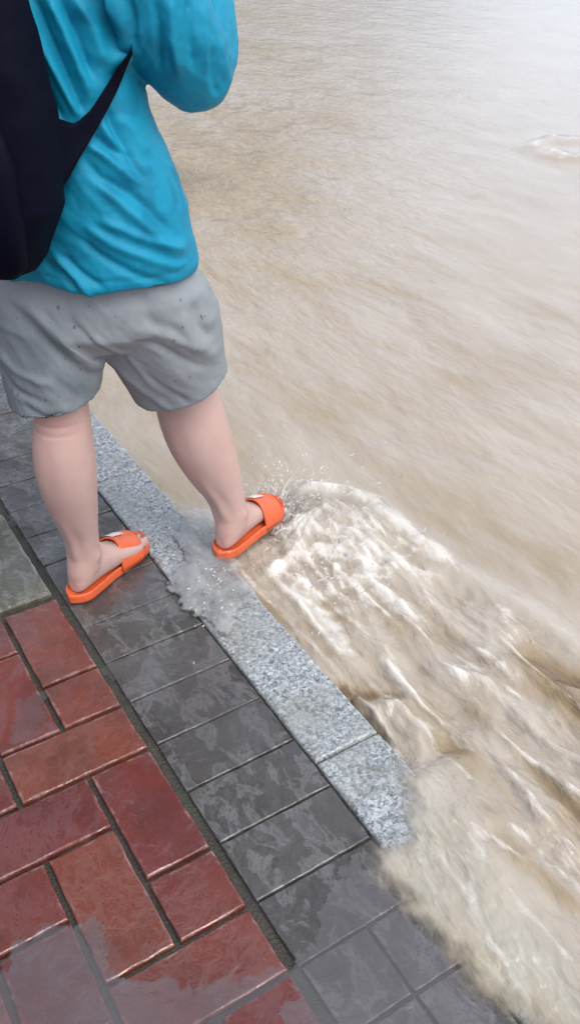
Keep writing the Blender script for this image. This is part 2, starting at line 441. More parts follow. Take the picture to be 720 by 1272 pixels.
def build_blocks(name, rects, mat, **kw):
    V, F, E, T = [], [], [], []
    for r in rects: block(V, F, E, T, *r, **kw)
    o = mesh_obj(name, V, F, mat, smooth=False)
    set_attr(o.data, 'edge', E); set_attr(o.data, 'tint', T)
    return o

g_ = .034 * U    # half joint
def cell(x0, x1, y0, y1, z=0.0, off=-.10):
    return ((x0 + off) * U + g_, (x1 + off) * U - g_, y0 * U + g_, y1 * U - g_, z)
red = []
for j in range(0, -17, -1):
    for n in range(-5, 12):
        y = 2 + j + 4 * n
        if y > 40: continue
        def ok(a, b, xr): return not (b > 8.05 and a < 11.1 and xr > -6)
        if ok(y, y + 2, j): red.append(cell(j - 1, j, y, y + 2))
        # horizontal brick with its right half in column j
        yh = 4 + j + 4 * n
        if ok(yh, yh + 1, j): red.append(cell(j - 2, j, yh, yh + 1))
        if j == 0 and ok(yh + 1, yh + 2, j): red.append(cell(-1, 0, yh + 1, yh + 2))   # cut half at the border
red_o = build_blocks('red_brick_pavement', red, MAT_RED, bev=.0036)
tag(red_o, kind='structure')
# olive slab beside the bricks, further along the kerb
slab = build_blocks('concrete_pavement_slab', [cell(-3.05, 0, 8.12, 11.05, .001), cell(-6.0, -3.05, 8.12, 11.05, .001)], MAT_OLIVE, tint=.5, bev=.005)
tag(slab, kind='structure')
grey = []
for k in range(-20, 60):
    if -3 <= k < 0:
        grey.append((0 * U + g_, 1 * U - g_ * .6, k * U + g_ * .7, (k + 1) * U - g_ * .7, -.003))
        grey.append((1 * U + g_ * .6, 1.82 * U - g_ * .3, k * U + g_ * .7, (k + 1) * U - g_ * .7, -.004))
    else:
        grey.append((0 * U + g_ * .3, 1.82 * U - g_ * .3, k * U + g_ * .4, (k + 1) * U - g_ * .4, -.003))
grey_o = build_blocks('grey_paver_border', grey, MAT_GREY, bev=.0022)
tag(grey_o, kind='structure')
kerb = []
for k in range(-3, 6):
    y0 = 2.43 + 8.63 * k
    kerb.append((1.84 * U, 2.97 * U, y0 * U + .002, (y0 + 8.63) * U - .002, .002 + .001 * (k % 2)))
kerb_o = build_blocks('granite_kerb', kerb, MAT_GRANITE, h=.16, bev=.006, tilt=.001, rough=.0015)
tag(kerb_o, kind='structure')
def joint_bed():
    nx, ny = 150, 420
    X, Y = np.meshgrid(np.linspace(-2.6, .37, nx), np.linspace(-1.6, 5.5, ny))
    Z = -.0125 + .004 * fbm(X * 22, Y * 22, 5, 3)
    V = np.stack([X.ravel(), Y.ravel(), Z.ravel()], 1)
    F = [(j * nx + i, j * nx + i + 1, (j + 1) * nx + i + 1, (j + 1) * nx + i) for j in range(ny - 1) for i in range(nx - 1)]
    tag(mesh_obj('joint_sand', V, F, MAT_JOINT), kind='structure')
joint_bed()

# ------------------------------------------------------------------ flood water
KX = 2.97 * U
def axis(lo, hi, d, far_lo, far_hi, grow=1.045):
    a = list(np.arange(lo, hi, d)); s = d
    while a[-1] < far_hi: s *= grow; a.append(a[-1] + s)
    s = d
    while a[0] > far_lo: s *= grow; a.insert(0, a[0] - s)
    return np.array(a)
def flood():
    xs = axis(.12, 1.25, .0055, .10, 260, 1.03); ys = axis(-.38, 2.0, .0065, -60, 380, 1.03)
    X, Y = np.meshgrid(xs, ys)
    # edge: along the kerb face, spilling over the kerb further down
    edge = [(KX + .004, 60), (KX + .004, 2.6 * U)] + gp((484, 945), (500, 1000), (498, 1042), (462, 1052), (452, 1085), (492, 1125), (545, 1185), (578, 1235), (640, 1272)) + [(.22, -.45), (.16, -.9), (.14, -60)]
    d, sg, run = polydist(X, Y, edge)
    sd = d * np.where(sg > 0, 1, -1)                         # + on the water side
    wob = .022 * fbm(X * 24, Y * 17, 3, 5, .6) * sstep(.42, .15, Y)
    sd = sd + wob
    calm = sstep(.55, 3.2, np.hypot(X - .4, Y - .5))
    # bow wave polyline thrown up by the foot, drifting down with the flow
    c1 = gp((352, 612), (385, 598), (425, 602), (462, 616), (500, 645), (540, 676), (585, 712), (640, 742), (690, 775), (760, 835))
    d1, s1, r1 = polydist(X, Y, c1)
    wake = sstep(-.03, .05, np.where(s1 < 0, d1, -d1)) * sstep(1.15, .95, Y) * sstep(2.0, 1.0, X)      # inside (kerb side) of the bow wave
    amp = .25 + .75 * np.clip(wake * 1.2, 0, 1)
    near = sstep(2.6, .7, np.hypot(X - .7, Y - .3))
    sx, sy = X + .05 * fbm(X * 2.2, Y * 1.2, 40, 3), Y + .08 * fbm(X * 2, Y * 1.2, 47, 3)
    big = fbm(sx * 6.2, sy * 2.6, 1, 4, .5)
    mid = fbm(sx * 17, sy * 6.5, 9, 3, .5)
    fine = fbm(sx * 42, sy * 17, 22, 2, .5)
    Z = -.030 + (.006 + .012 * wake * near) * big + (.002 + .0085 * wake) * mid + .0022 * fine * amp
    low = sstep(.35, -.15, Y)
    Z += .030 * low
    H = lambda d, w: np.exp(-(d / w) ** 2)
    fo = np.zeros_like(X); silt = .64 + (.22 + .5 * wake + .25 * near) * fbm(sx * 4.5, sy * 1.7, 61, 4) + .3 * mid * amp
    brk = .65 + .9 * fbm(X * 16, Y * 9, 77, 4)
    def crest(pts, w, h, f, s=0.0, fw=None, taper=True):
        nonlocal Z, fo, silt
        dd, ss, rr = polydist(X, Y, gp(*pts, z=-.01))
        wob2 = dd + .012 * fbm(X * 14, Y * 8, int(w * 9999) + len(pts), 3)
        tp = np.clip(np.minimum(rr, 1 - rr) * 6, 0, 1) if taper else 1
        k = H(wob2, w) * tp
        Z += h * k; fo += f * H(wob2, fw or w) * tp * np.clip(brk + .15, 0.1, 1.3); silt += s * k
    crest([(352, 612), (385, 598), (425, 602), (462, 616), (500, 645), (540, 676), (585, 708)], .022, .016, .62, .3, .03)
    crest([(560, 690), (600, 722), (650, 748), (700, 782), (760, 830)], .03, .016, .22, .25)
    crest([(600, 800), (655, 822), (700, 858), (760, 905)], .035, .004, .0, -.55)
    crest([(640, 775), (690, 812), (740, 850)], .04, -.014, .0, -.5)
    crest([(355, 705), (372, 728), (398, 752), (425, 790), (455, 830)], .016, .008, .40, .15, .03)
    crest([(430, 700), (470, 722), (510, 748), (535, 775)], .016, .01, .42, .25, .025)
    crest([(495, 735), (512, 762), (532, 778)], .012, .008, .42, .2)
    crest([(380, 640), (430, 650), (470, 680), (520, 700), (560, 712)], .014, .008, .36, .2, .028)
    crest([(400, 700), (440, 690), (480, 705)], .012, .006, .3, .1, .024)
    crest([(470, 785), (482, 812), (500, 845), (520, 870)], .014, .013, .34, .3)
    crest([(520, 820), (560, 832), (600, 843), (637, 872), (670, 917), (725, 945), (770, 985)], .02, .018, .30, .35)
    crest([(560, 800), (600, 800), (650, 845)], .02, .01, .06, .2)
    crest([(425, 848), (455, 856), (492, 858)], .014, -.006, .0, -.75, taper=False)
    crest([(452, 878), (492, 872), (520, 905), (527, 945), (545, 990)], .022, .020, .14, .4)
    crest([(600, 1040), (630, 1062), (680, 1105), (730, 1150)], .02, -.012, .0, -.35)
    crest([(640, 930), (690, 985), (740, 1030)], .02, -.010, .0, -.4)
    crest([(560, 880), (620, 950), (690, 1030), (740, 1090)], .025, .010, .06, .25)
    crest([(322, 712), (345, 700), (372, 668), (368, 640), (345, 622), (322, 618)], .014, .012, .55, .25, .02)
    crest([(345, 655), (372, 640), (400, 622)], .012, .012, .5, .2, .02)
    # churned patch between the foot and the outer wave
    c0 = gp((430, 690))[0]
    churn = np.exp(-(((X - c0[0]) / .16) ** 2 + ((Y - c0[1]) / .22) ** 2))
    rd = ridged(X * 13 + 1.2 * fbm(X * 6, Y * 6, 5), Y * 7 + .8 * fbm(X * 7, Y * 5, 6), 91, 3)
    fo += churn * np.clip(rd - .44, 0, 1) * 1.5
    Z += churn * .010 * (rd - .6)
    # streaks of loose foam along the current
    st = ridged(sx * 10 + 4, sy * 2.6, 133, 4)
    fo += np.clip(st - .62, 0, 1) * 1.7 * wake * near
    Z += wake * near * .024 * (st - .62)
    # pale mixed water where the flood runs over the kerb
    lowp = gp((500, 1010), (560, 1110), (640, 1190), (720, 1262), (820, 1350))
    dl, _, _ = polydist(X, Y, lowp)
    pale = H(dl, .085) * np.clip(.85 + .8 * fbm(X * 12, Y * 8, 15, 3), 0, 1)
    Z += pale * .006 * fbm(X * 22, Y * 16, 18, 3)
    fo += pale * np.clip(ridged(X * 12 + fbm(X * 7, Y * 5, 2), Y * 7, 191, 4) - .52, 0, 1) * 1.3
    Z += pale * .010 * (ridged(X * 10, Y * 5, 44, 3) - .6); silt -= .12 * pale * ridged(X * 9 + 3, Y * 6, 55, 3)
    # small spots of white water out in the current
    for (px, py, r) in ((572, 120, .07), (712, 185, .20), (590, 243, .02)):
        q = ground_pt(px, py, -.03); dd = np.hypot((X - q.x), (Y - q.y))
        nn = np.clip(.6 + 1.3 * fbm(X * 9, Y * 7, 3, 3), 0, 1.4)
        if r > .15:
            Z += .035 * H(dd - r, .07) * nn; fo += .55 * H(dd - r, .07) * nn
        else:
            Z += .03 * H(dd, r) * nn; fo += 1.1 * H(dd, r * .8) * nn
    # wavelets of the open sheet: short-crested, growing towards the far left, smooth to the far right
    dist = np.hypot(X - CP.x, Y - CP.y)
    az = np.arctan2(X - CP.x, Y - CP.y)
    rip = sstep(.82, .48, az)                               # rougher off the kerb upstream, glassy out in the road
    wl = ridged(sx * 13 + .3 * Y, sy * 8.5, 201, 2) - .6
    wl2 = fbm(X * 5.5, Y * 4.2, 222, 3)
    Z += calm * (.010 * wl * (.25 + .75 * rip) + .012 * wl2 * (.3 + .7 * rip)) * sstep(4, 1.5, dist)
    silt += calm * (.10 - .46 * rip * sstep(1.3, 3.2, dist) * (.75 + .8 * fbm(sx * .9, sy * .6, 311, 3))) - .05 * wake * near
    # keep above the kerb and paving where it spills over
    over = sstep(KX + .01, KX - .02, X)
    film = .0075 + .005 * np.clip(sd / .15, 0, 1) + .003 * fbm(X * 20, Y * 12, 8, 4)
    Z = Z * (1 - over) + film * over
    Z = np.maximum(Z, film - np.clip(X - KX, 0, 9) * .16 - .12 * (1 - sstep(.34, .16, Y)))
    alpha = sstep(-.012, .018, sd)
    edgefade = sstep(.0, .045, sd + .03 * fbm(X * 30, Y * 20, 71, 4, .65))
    alpha = np.where(Y < .42, np.clip(alpha * (.18 + .82 * edgefade), 0, 1), sstep(-.004, .002, sd))
    keep = (sd > -.03)
    ny, nx = X.shape
    idx = -np.ones(X.shape, int)
    q = keep[:-1, :-1] & keep[1:, :-1] & keep[:-1, 1:] & keep[1:, 1:]
    used = np.zeros_like(keep); used[:-1, :-1] |= q; used[1:, :-1] |= q; used[:-1, 1:] |= q; used[1:, 1:] |= q
    idx[used] = np.arange(used.sum())
    V = np.stack([X[used], Y[used], Z[used]], 1)
    jj, ii = np.nonzero(q)
    F = np.stack([idx[jj, ii], idx[jj, ii + 1], idx[jj + 1, ii + 1], idx[jj + 1, ii]], 1)
    me = bpy.data.meshes.new('flood_water')
    me.vertices.add(len(V)); me.vertices.foreach_set('co', V.ravel())
    me.loops.add(F.size); me.loops.foreach_set('vertex_index', F.ravel())
    me.polygons.add(len(F)); me.polygons.foreach_set('loop_start', np.arange(0, F.size, 4)); me.polygons.foreach_set('loop_total', np.full(len(F), 4))
    me.update(); me.validate()
    o = link_mesh('flood_water', me, MAT_FLOOD)
    set_attr(me, 'foam', np.clip(fo, 0, 1)[used]); set_attr(me, 'silt', np.clip(silt, 0, 1)[used])
    set_attr(me, 'turb', (np.clip(wake * .55 + near * .3 + calm * rip, 0, 1))[used]); set_attr(me, 'alpha', alpha[used]); set_attr(me, 'pale', np.clip(pale, 0, 1)[used])
    tag(o, kind='structure')
flood()

def film_patch(name, polys, z, mat, seed, x0, x1, y0, y1, d=.006, amax=.6, rag=.02, relief=.0, soft=.007):
    X, Y = np.meshgrid(np.arange(x0, x1, d), np.arange(y0, y1, d))
    sd = np.full(X.shape, -1e9)
    for pl in polys:
        P = pl + [pl[0]]
        dd, _, _ = polydist(X, Y, P)
        ins = np.zeros(X.shape, bool)
        for k in range(len(P) - 1):
            (ax, ay), (bx, by) = P[k][:2], P[k + 1][:2]
            c = ((ay > Y) != (by > Y)) & (X < (bx - ax) * (Y - ay) / (by - ay + 1e-12) + ax)
            ins ^= c
        sd = np.maximum(sd, np.where(ins, dd, -dd))
    sd = sd + rag * 1.4 * fbm(X * 22, Y * 16, seed, 6, .68)
    a = sstep(0, soft, sd) * amax * np.clip(.95 + (.3 if relief == 0 else .75) * fbm(X * (5 if relief == 0 else 26), Y * (5 if relief == 0 else 12), seed + 5, 2 if relief == 0 else 4), .15, 1.2)
    Z = z + np.clip(sd, 0, .03) * relief * (1 + 1.2 * fbm(X * 26, Y * 20, seed + 9, 4, .6)) + .0006 * fbm(X * 18, Y * 18, seed + 2, 3)
    keep = sd > -.004
    q = keep[:-1, :-1] & keep[1:, :-1] & keep[:-1, 1:] & keep[1:, 1:]
    used = np.zeros_like(keep); used[:-1, :-1] |= q; used[1:, :-1] |= q; used[:-1, 1:] |= q; used[1:, 1:] |= q
    idx = -np.ones(X.shape, int); idx[used] = np.arange(used.sum())
    jj, ii = np.nonzero(q)
    F = [tuple(int(t) for t in r) for r in np.stack([idx[jj, ii], idx[jj, ii + 1], idx[jj + 1, ii + 1], idx[jj + 1, ii]], 1)]
    o = mesh_obj(name, np.stack([X[used], Y[used], Z[used]], 1), F, mat)
    set_attr(o.data, 'alpha', np.clip(a, 0, 1)[used])
    return o
pud = [gp((440, 1062), (404, 1110), (392, 1170), (352, 1206), (262, 1222), (200, 1212), (150, 1215), (130, 1150), (70, 1148), (20, 1170), (-60, 1300), (200, 1500), (760, 1500), (640, 1290), (560, 1205), (500, 1120))]
thin = [gp((0, 605), (48, 600), (72, 640), (60, 668), (20, 655)),
        gp((62, 690), (85, 672), (98, 700), (84, 735), (66, 722)),
        gp((20, 722), (45, 728), (60, 740), (30, 752), (0, 748)),
        gp((165, 690), (200, 700), (196, 740), (150, 765), (120, 790), (130, 760)),
        gp((130, 830), (200, 800), (262, 800), (320, 870), (360, 920), (240, 975), (190, 900)),
        gp((20, 870), (60, 860), (60, 910), (10, 925))]
tag(film_patch('rain_puddle', pud, .0009, MAT_FILM, 4, -1.4, .36, -1.1, 1.8, amax=.14, soft=.005, rag=.028), kind='structure')
tag(film_patch('rain_film', thin, .0012, MAT_FILM, 14, -1.4, .36, -.1, 1.8, amax=.07, soft=.006, rag=.045), kind='structure')
spill = [gp((236, 628), (262, 640), (285, 690), (322, 726), (318, 752), (296, 762), (284, 790), (268, 795), (252, 765), (226, 760), (212, 735), (222, 700), (214, 670))]
sp_o = film_patch('thrown_water_sheet', spill, .007, MAT_SPILL, 8, -.1, .46, .55, 1.35, d=.004, amax=.52, rag=.035, relief=.20, soft=.009)
tag(sp_o, 'thin grey sheet of water splashed over the granite kerb behind the right heel', 'water splash', kind='stuff')

# ------------------------------------------------------------------ person
P0 = Vector((.17, 1.0, 0)); ang = math.radians(40)
BF = Vector((math.cos(ang), math.sin(ang), 0)); BR = Vector((math.sin(ang), -math.cos(ang), 0)); UP = Vector((0, 0, 1))
SR = Vector((.851, -.525, 0)); SD = Vector((.525, .851, 0))      # the two horizontal measuring axes: across the view, away from it
def L(x, y, z): return P0 + BR * x + BF * y + UP * z
def S(px, py, off=0.0):
    D = CF + CR * ((px - 360) / FPX) - CU * ((py - 636) / FPX)
    P = P0 + SD * off; t = (P - CP).dot(SD) / D.dot(SD); X = CP + D * t
    return ((X - P0).dot(SR), X.z)
def ell(x, y, z, a, b, dz=0.0): return (L(x, y, z) , BR * a + UP * dz, BF * b)

person = bpy.data.objects.new('person', None); COL.objects.link(person); person.location = (P0.x, P0.y, 0)
tag(person, 'person in turquoise top and grey shorts stepping off the kerb in orange slippers, back turned', 'person')
INV = Matrix.Translation(-P0)
def to_person(o): o.parent = person; o.data.transform(INV)

# feet frames: heel-back point, heading, sole height
FEET = {'left': (Vector((.004, .957, 0)), math.radians(29), .0), 'right': (Vector((.352, .918, 0)), math.radians(26), .004)}
def foot_frame(side):
    h, a, z = FEET[side]; f = Vector((math.cos(a), math.sin(a), 0)); r = Vector((math.sin(a), -math.cos(a), 0))
    med = 1 if side == 'left' else -1                          # medial side points to +r for the left foot
    return h + UP * z, f, r, med
SOLE = .020
def foot_pt(side, t, w, z):
    h, f, r, med = foot_frame(side); return h + f * t + r * (w * med) + UP * (z + SOLE)
FL = .262
def build_foot(mb, side, ankle, knee_dir):
    h, f, r, med = foot_frame(side)
    fp = lambda t, w, z: foot_pt(side, t, w, z)
    rings = []
    for t, w, hw, top in ((.020, 0, .014, .030), (.028, 0, .024, .048), (.045, 0, .030, .072), (.075, .001, .032, .085), (.105, .003, .033, .074),
                          (.135, .005, .036, .060), (.165, .006, .041, .047), (.19, .006, .045, .036), (.208, .006, .045, .028), (.22, .005, .038, .022)):
        c = fp(t, w, top / 2 + .001)
        rings.append((c, r * hw, UP * (top / 2)))
    mb.loft(rings, 20, 2.4)
    toes = [(.030, .0135, .246), (.0085, .0095, .248), (-.008, .0088, .240), (-.0235, .0083, .229), (-.037, .0082, .217)]
    for w, rad, tip in toes:
        mb.tube([fp(.195, w * .92 + .003, .015), fp(tip - .022, w + .003, .0155), fp(tip - rad, w + .003, .0105)], [rad * .95, rad * .92, rad], 10, sub=2)
    mb.tube([fp(.050, 0, .036), fp(.058, 0, .06), ankle], [.032, .034, .035], 20, sub=3); mb.tube([fp(.075, .0, .075), fp(.12, .003, .045), fp(.15, .005, .028)], [.030, .026, .02], 18, sub=3)
AN = {'left': foot_pt('left', .066, 0, .085), 'right': foot_pt('right', .066, 0, .085)}
KN = {'left': L(-.054, -.090, .475), 'right': L(.092, .150, .455)}
HP = {'left': L(-.085, -.01, .82), 'right': L(.085, .01, .80)}
def leg(mb, side):
    a, k, h = AN[side], KN[side], HP[side]
    m = lambda p, q, t: p.lerp(q, t)
    back = -BF
    out = BR * (-1 if side == 'left' else 1)
    mb.tube([a + UP * -.035, m(a, k, .13), m(a, k, .35) + back * .010, m(a, k, .56) + back * .018, m(a, k, .74) + back * .015, m(a, k, .92) + back * .004, k + UP * .04,
             m(k, h, .35), m(k, h, .65), h],
            [q * w for q, w in zip([.036, .039, .051, .061, .062, .056, .055, .066, .080, .090], [1] * 10 if side == 'left' else [1.02, 1.16, 1.20, 1.17, 1.17, 1.22, 1.18, 1.05, 1, 1])], 36, ref=tuple(BF), sub=4)
def hand(mb, wrist, palm_dir, side_dir, curl):
    n = palm_dir.cross(side_dir).normalized()
    c = wrist + palm_dir * .045
    mb.loft([(wrist + palm_dir * t, side_dir * w, n * th) for t, w, th in ((-.01, .026, .019), (.02, .032, .017), (.055, .038, .015), (.085, .037, .012), (.095, .03, .008))], 16, 2.5)
    for i, (o, ln) in enumerate(((.028, .070), (.010, .078), (-.010, .072), (-.028, .058))):
        b = wrist + palm_dir * .088 + side_dir * o
        d1 = (palm_dir + n * curl * .6).normalized(); d2 = (palm_dir + n * curl * 2.2).normalized(); d3 = (n * curl * 2 - palm_dir * .1).normalized()
        mb.tube([b - palm_dir * .02, b, b + d1 * ln * .42, b + d1 * ln * .42 + d2 * ln * .32, b + d1 * ln * .42 + d2 * ln * .32 + d3 * ln * .26],
                [.009, .0092, .0085, .008, .007], 10, sub=2)
    tb = wrist + palm_dir * .03 + side_dir * .03
    mb.tube([tb - side_dir * .01, tb + side_dir * .025 + palm_dir * .02, tb + side_dir * .035 + palm_dir * .045 + n * curl * .01, tb + side_dir * .03 + palm_dir * .07 + n * curl * .02], [.012, .012, .010, .008], 10, sub=2)

SHO = {'left': L(-.215, -.01, 1.275), 'right': L(.125, .0, 1.275)}
ELB = {'left': L(-.285, .09, 1.015), 'right': L(.195, .095, 1.045)}
WRI = {'left': L(-.13, .26, 1.20), 'right': L(.115, .285, 1.245)}
def body():
    mb = MB()
    for s in ('left', 'right'):
        build_foot(mb, s, AN[s], None); leg(mb, s)
        mb.tube([SHO[s], SHO[s].lerp(ELB[s], .5), ELB[s]], [.048, .044, .037], 16, ref=tuple(BR), sub=3)
        mb.tube([ELB[s], ELB[s].lerp(WRI[s], .35), WRI[s]], [.038, .037, .025], 16, ref=tuple(BR), sub=3)
        pd = (WRI[s] - ELB[s]).normalized(); inward = BR * (1 if s == 'left' else -1)
        sd = (inward - pd * inward.dot(pd)).normalized()
        # palms face each other; thumb side towards the face
        th = (UP * .6 - BF * .8); th = (th - pd * th.dot(pd)).normalized()
        hand(mb, WRI[s], pd, th, .9 if s == 'left' else -.9)
    mb.loft([ell(-.005, 0, z, a, b) for z, a, b in ((.70, .12, .10), (.76, .155, .12), (.84, .16, .12), (.92, .14, .10), (1.0, .135, .095))] +
            [ell(-.03, 0, z, a, b) for z, a, b in ((1.08, .145, .10), (1.18, .155, .105))] +
            [ell(-.045, 0, z, a, b) for z, a, b in ((1.25, .165, .095), (1.30, .13, .075), (1.33, .07, .055), (1.36, .052, .052))], 28)
    hc = -.045
    mb.tube([L(hc, .0, 1.30), L(hc, .012, 1.37), L(hc, .02, 1.42)], [.056, .052, .055], 18, ref=tuple(BR), sub=3)
    # head
    mb.loft([(L(hc, y, z), BR * a, BF * b) for z, y, a, b in ((1.395, .055, .022, .02), (1.405, .05, .045, .045), (1.425, .035, .057, .070), (1.46, .028, .066, .082), (1.50, .022, .070, .090),
            (1.54, .018, .072, .094), (1.58, .012, .069, .090), (1.61, .008, .055, .073), (1.628, .006, .034, .045), (1.634, .005, .012, .016))], 26)
    mb.tube([L(hc, .108, 1.515), L(hc, .120, 1.49), L(hc, .124, 1.475)], [.007, .010, .013], 10, ref=tuple(BR), sub=2)   # nose
    mb.tube([L(hc - .02, .100, 1.437), L(hc, .108, 1.436), L(hc + .02, .100, 1.437)], [.006, .0085, .006], 8, sub=2)      # lips
    for sgn in (-1, 1):
        e = L(hc + sgn * .074, .012, 1.50)
        mb.loft([(e + UP * z - BR * sgn * .004, BR * .007, BF * w) for z, w in ((-.03, .006), (-.018, .011), (0, .016), (.018, .018), (.028, .008))], 12)
        mb.tube([L(hc + sgn * .034 - .016, .102, 1.517), L(hc + sgn * .034, .108, 1.52), L(hc + sgn * .034 + .016, .102, 1.517)], [.006, .007, .006], 8, sub=2)
    me = mb.remeshed(.0038, 7, .5)
    co = get_co(me)
    fl = np.zeros(len(co))
    for s in ('left', 'right'):
        for c, r in ((foot_pt(s, .03, 0, .03), .035), (foot_pt(s, .235, 0, .015), .03), (AN[s], .03)):
            fl += .6 * np.exp(-((co - np.array(c)) ** 2).sum(1) / r ** 2)
        fl += .5 * np.exp(-((co - np.array(KN[s] - BF * .05)) ** 2).sum(1) / .06 ** 2)
    set_attr(me, 'flush', np.clip(fl, 0, 1))
    no = get_no(me); d = np.zeros(len(co))
    for sd_ in ('left', 'right'):
        a_, k_ = np.array(AN[sd_]), np.array(KN[sd_]); ax = (k_ - a_); ln = np.linalg.norm(ax); ax /= ln
        t = (co - a_) @ ax / ln; q = co - a_ - np.outer(t * ln, ax); near_ = np.linalg.norm(q, axis=1) < .11
        lat = q @ np.array(BR); bk = np.clip(no @ -np.array(BF), 0, 1) * near_
        d += bk * (.0035 * np.exp(-(lat / .009) ** 2) * sstep(-.05, .08, t) * sstep(.42, .2, t)          # heel tendon
                   - .0020 * np.exp(-(np.abs(lat) - .018) ** 2 / .008 ** 2) * sstep(-.05, .05, t) * sstep(.36, .15, t)
                   - .0012 * np.exp(-(lat / .014) ** 2) * sstep(.45, .6, t) * sstep(.92, .75, t)          # cleft between the calf heads
                   - .0022 * np.exp(-((t - .955) / .012) ** 2) - .0014 * np.exp(-((t - .905) / .009) ** 2))
        for off_ in (.031, -.031):
            c_ = a_ + np.array(BR) * off_ + np.array(UP) * -.004
            d += .004 * np.exp(-((co - c_) ** 2).sum(1) / .014 ** 2)
    co = co + no * d[:, None]; set_co(me, co)
    o = link_mesh('body', me, MAT_SKIN); to_person(o)
    nm = mat_nail(); em = plain('eye_white', (.75, .75, .73), .15); pm = plain('dark_iris', (.03, .02, .015), .1)
    for s in ('left', 'right'):
        for w, rad, tip in [(.030, .0135, .246), (.0085, .0095, .248), (-.008, .0088, .240), (-.0235, .0083, .229), (-.037, .0082, .217)]:
            h, f, r, med = foot_frame(s); m2 = MB()
            c = foot_pt(s, tip - rad * .75, w + .003, .0105 + rad * .80)
            m2.loft([(c + (UP * .0016 * (1 - q)) , f * rad * .62 * (1 - .25 * q), r * rad * .58 * (1 - .25 * q)) for q in (1.6, .6, 0)], 12)
            n = m2.obj('toenail', nm); to_person(n)
    for sgn in (-1, 1):
        for rr, yy, mt, nme in ((.0115, .0975, em, 'eye'), (.0055, .1045, pm, 'iris')):
            m2 = MB(); c = L(hc + sgn * .034, yy, 1.508)
            m2.loft([(c + UP * rr * math.sin(q), BR * rr * math.cos(q), BF * rr * math.cos(q)) for q in np.linspace(-1.4, 1.4, 7)], 12)
            to_person(m2.obj(nme, mt))
    # short dark hair as a cap with a broken edge
    m2 = MB()
    m2.loft([(L(hc, y, z), BR * a, BF * b) for z, y, a, b in ((1.445, -.035, .045, .04), (1.47, -.022, .066, .066), (1.50, -.012, .078, .084), (1.54, .002, .082, .098), (1.58, .006, .079, .098), (1.62, .004, .064, .082), (1.642, .002, .038, .05), (1.65, .0, .012, .018))], 30)
    hm = m2.remeshed(.004, 4)
    hco = get_co(hm); hno = get_no(hm)
    hco += hno * (.004 * fbm(hco[:, 0] * 60 + hco[:, 2] * 20, hco[:, 1] * 60, 2, 3))[:, None]; set_co(hm, hco)
    to_person(link_mesh('hair', hm, plain('black_hair', (.012, .01, .009), .45)))
body()

# ---- clothing -------------------------------------------------------
def folds(me, folds_list, extra=None, smooth_noise=.004, nscale=9, off=0.0, seed=3):
    co = get_co(me); no = get_no(me)
    rel = co - np.array(P0); s = rel @ np.array(SR); z = rel[:, 2]; back = np.clip(-(no @ np.array(SD)) * 2.0, 0, 1)
    disp = np.zeros(len(co))
    for pts, w, h in folds_list:
        q = [S(a, b, off) for a, b in pts]
        dd, _, rr = polydist(s, z, q)
        tp = np.clip(np.minimum(rr, 1 - rr) * 5 + .12, 0, 1)
        disp += (1.5 if seed == 3 else 1.0) * h * np.exp(-(dd / w) ** 2) * tp * back
    a = np.arctan2(rel @ np.array(BF), rel @ np.array(BR))
    disp += smooth_noise * (ridged(s * nscale + z * nscale * .5, z * nscale * .8 + a * .8, seed, 3) - .6)
    if extra is not None: disp += extra(rel, s, z, a)
    co = co + no * disp[:, None]
    set_co(me, co); return co, s, z, a

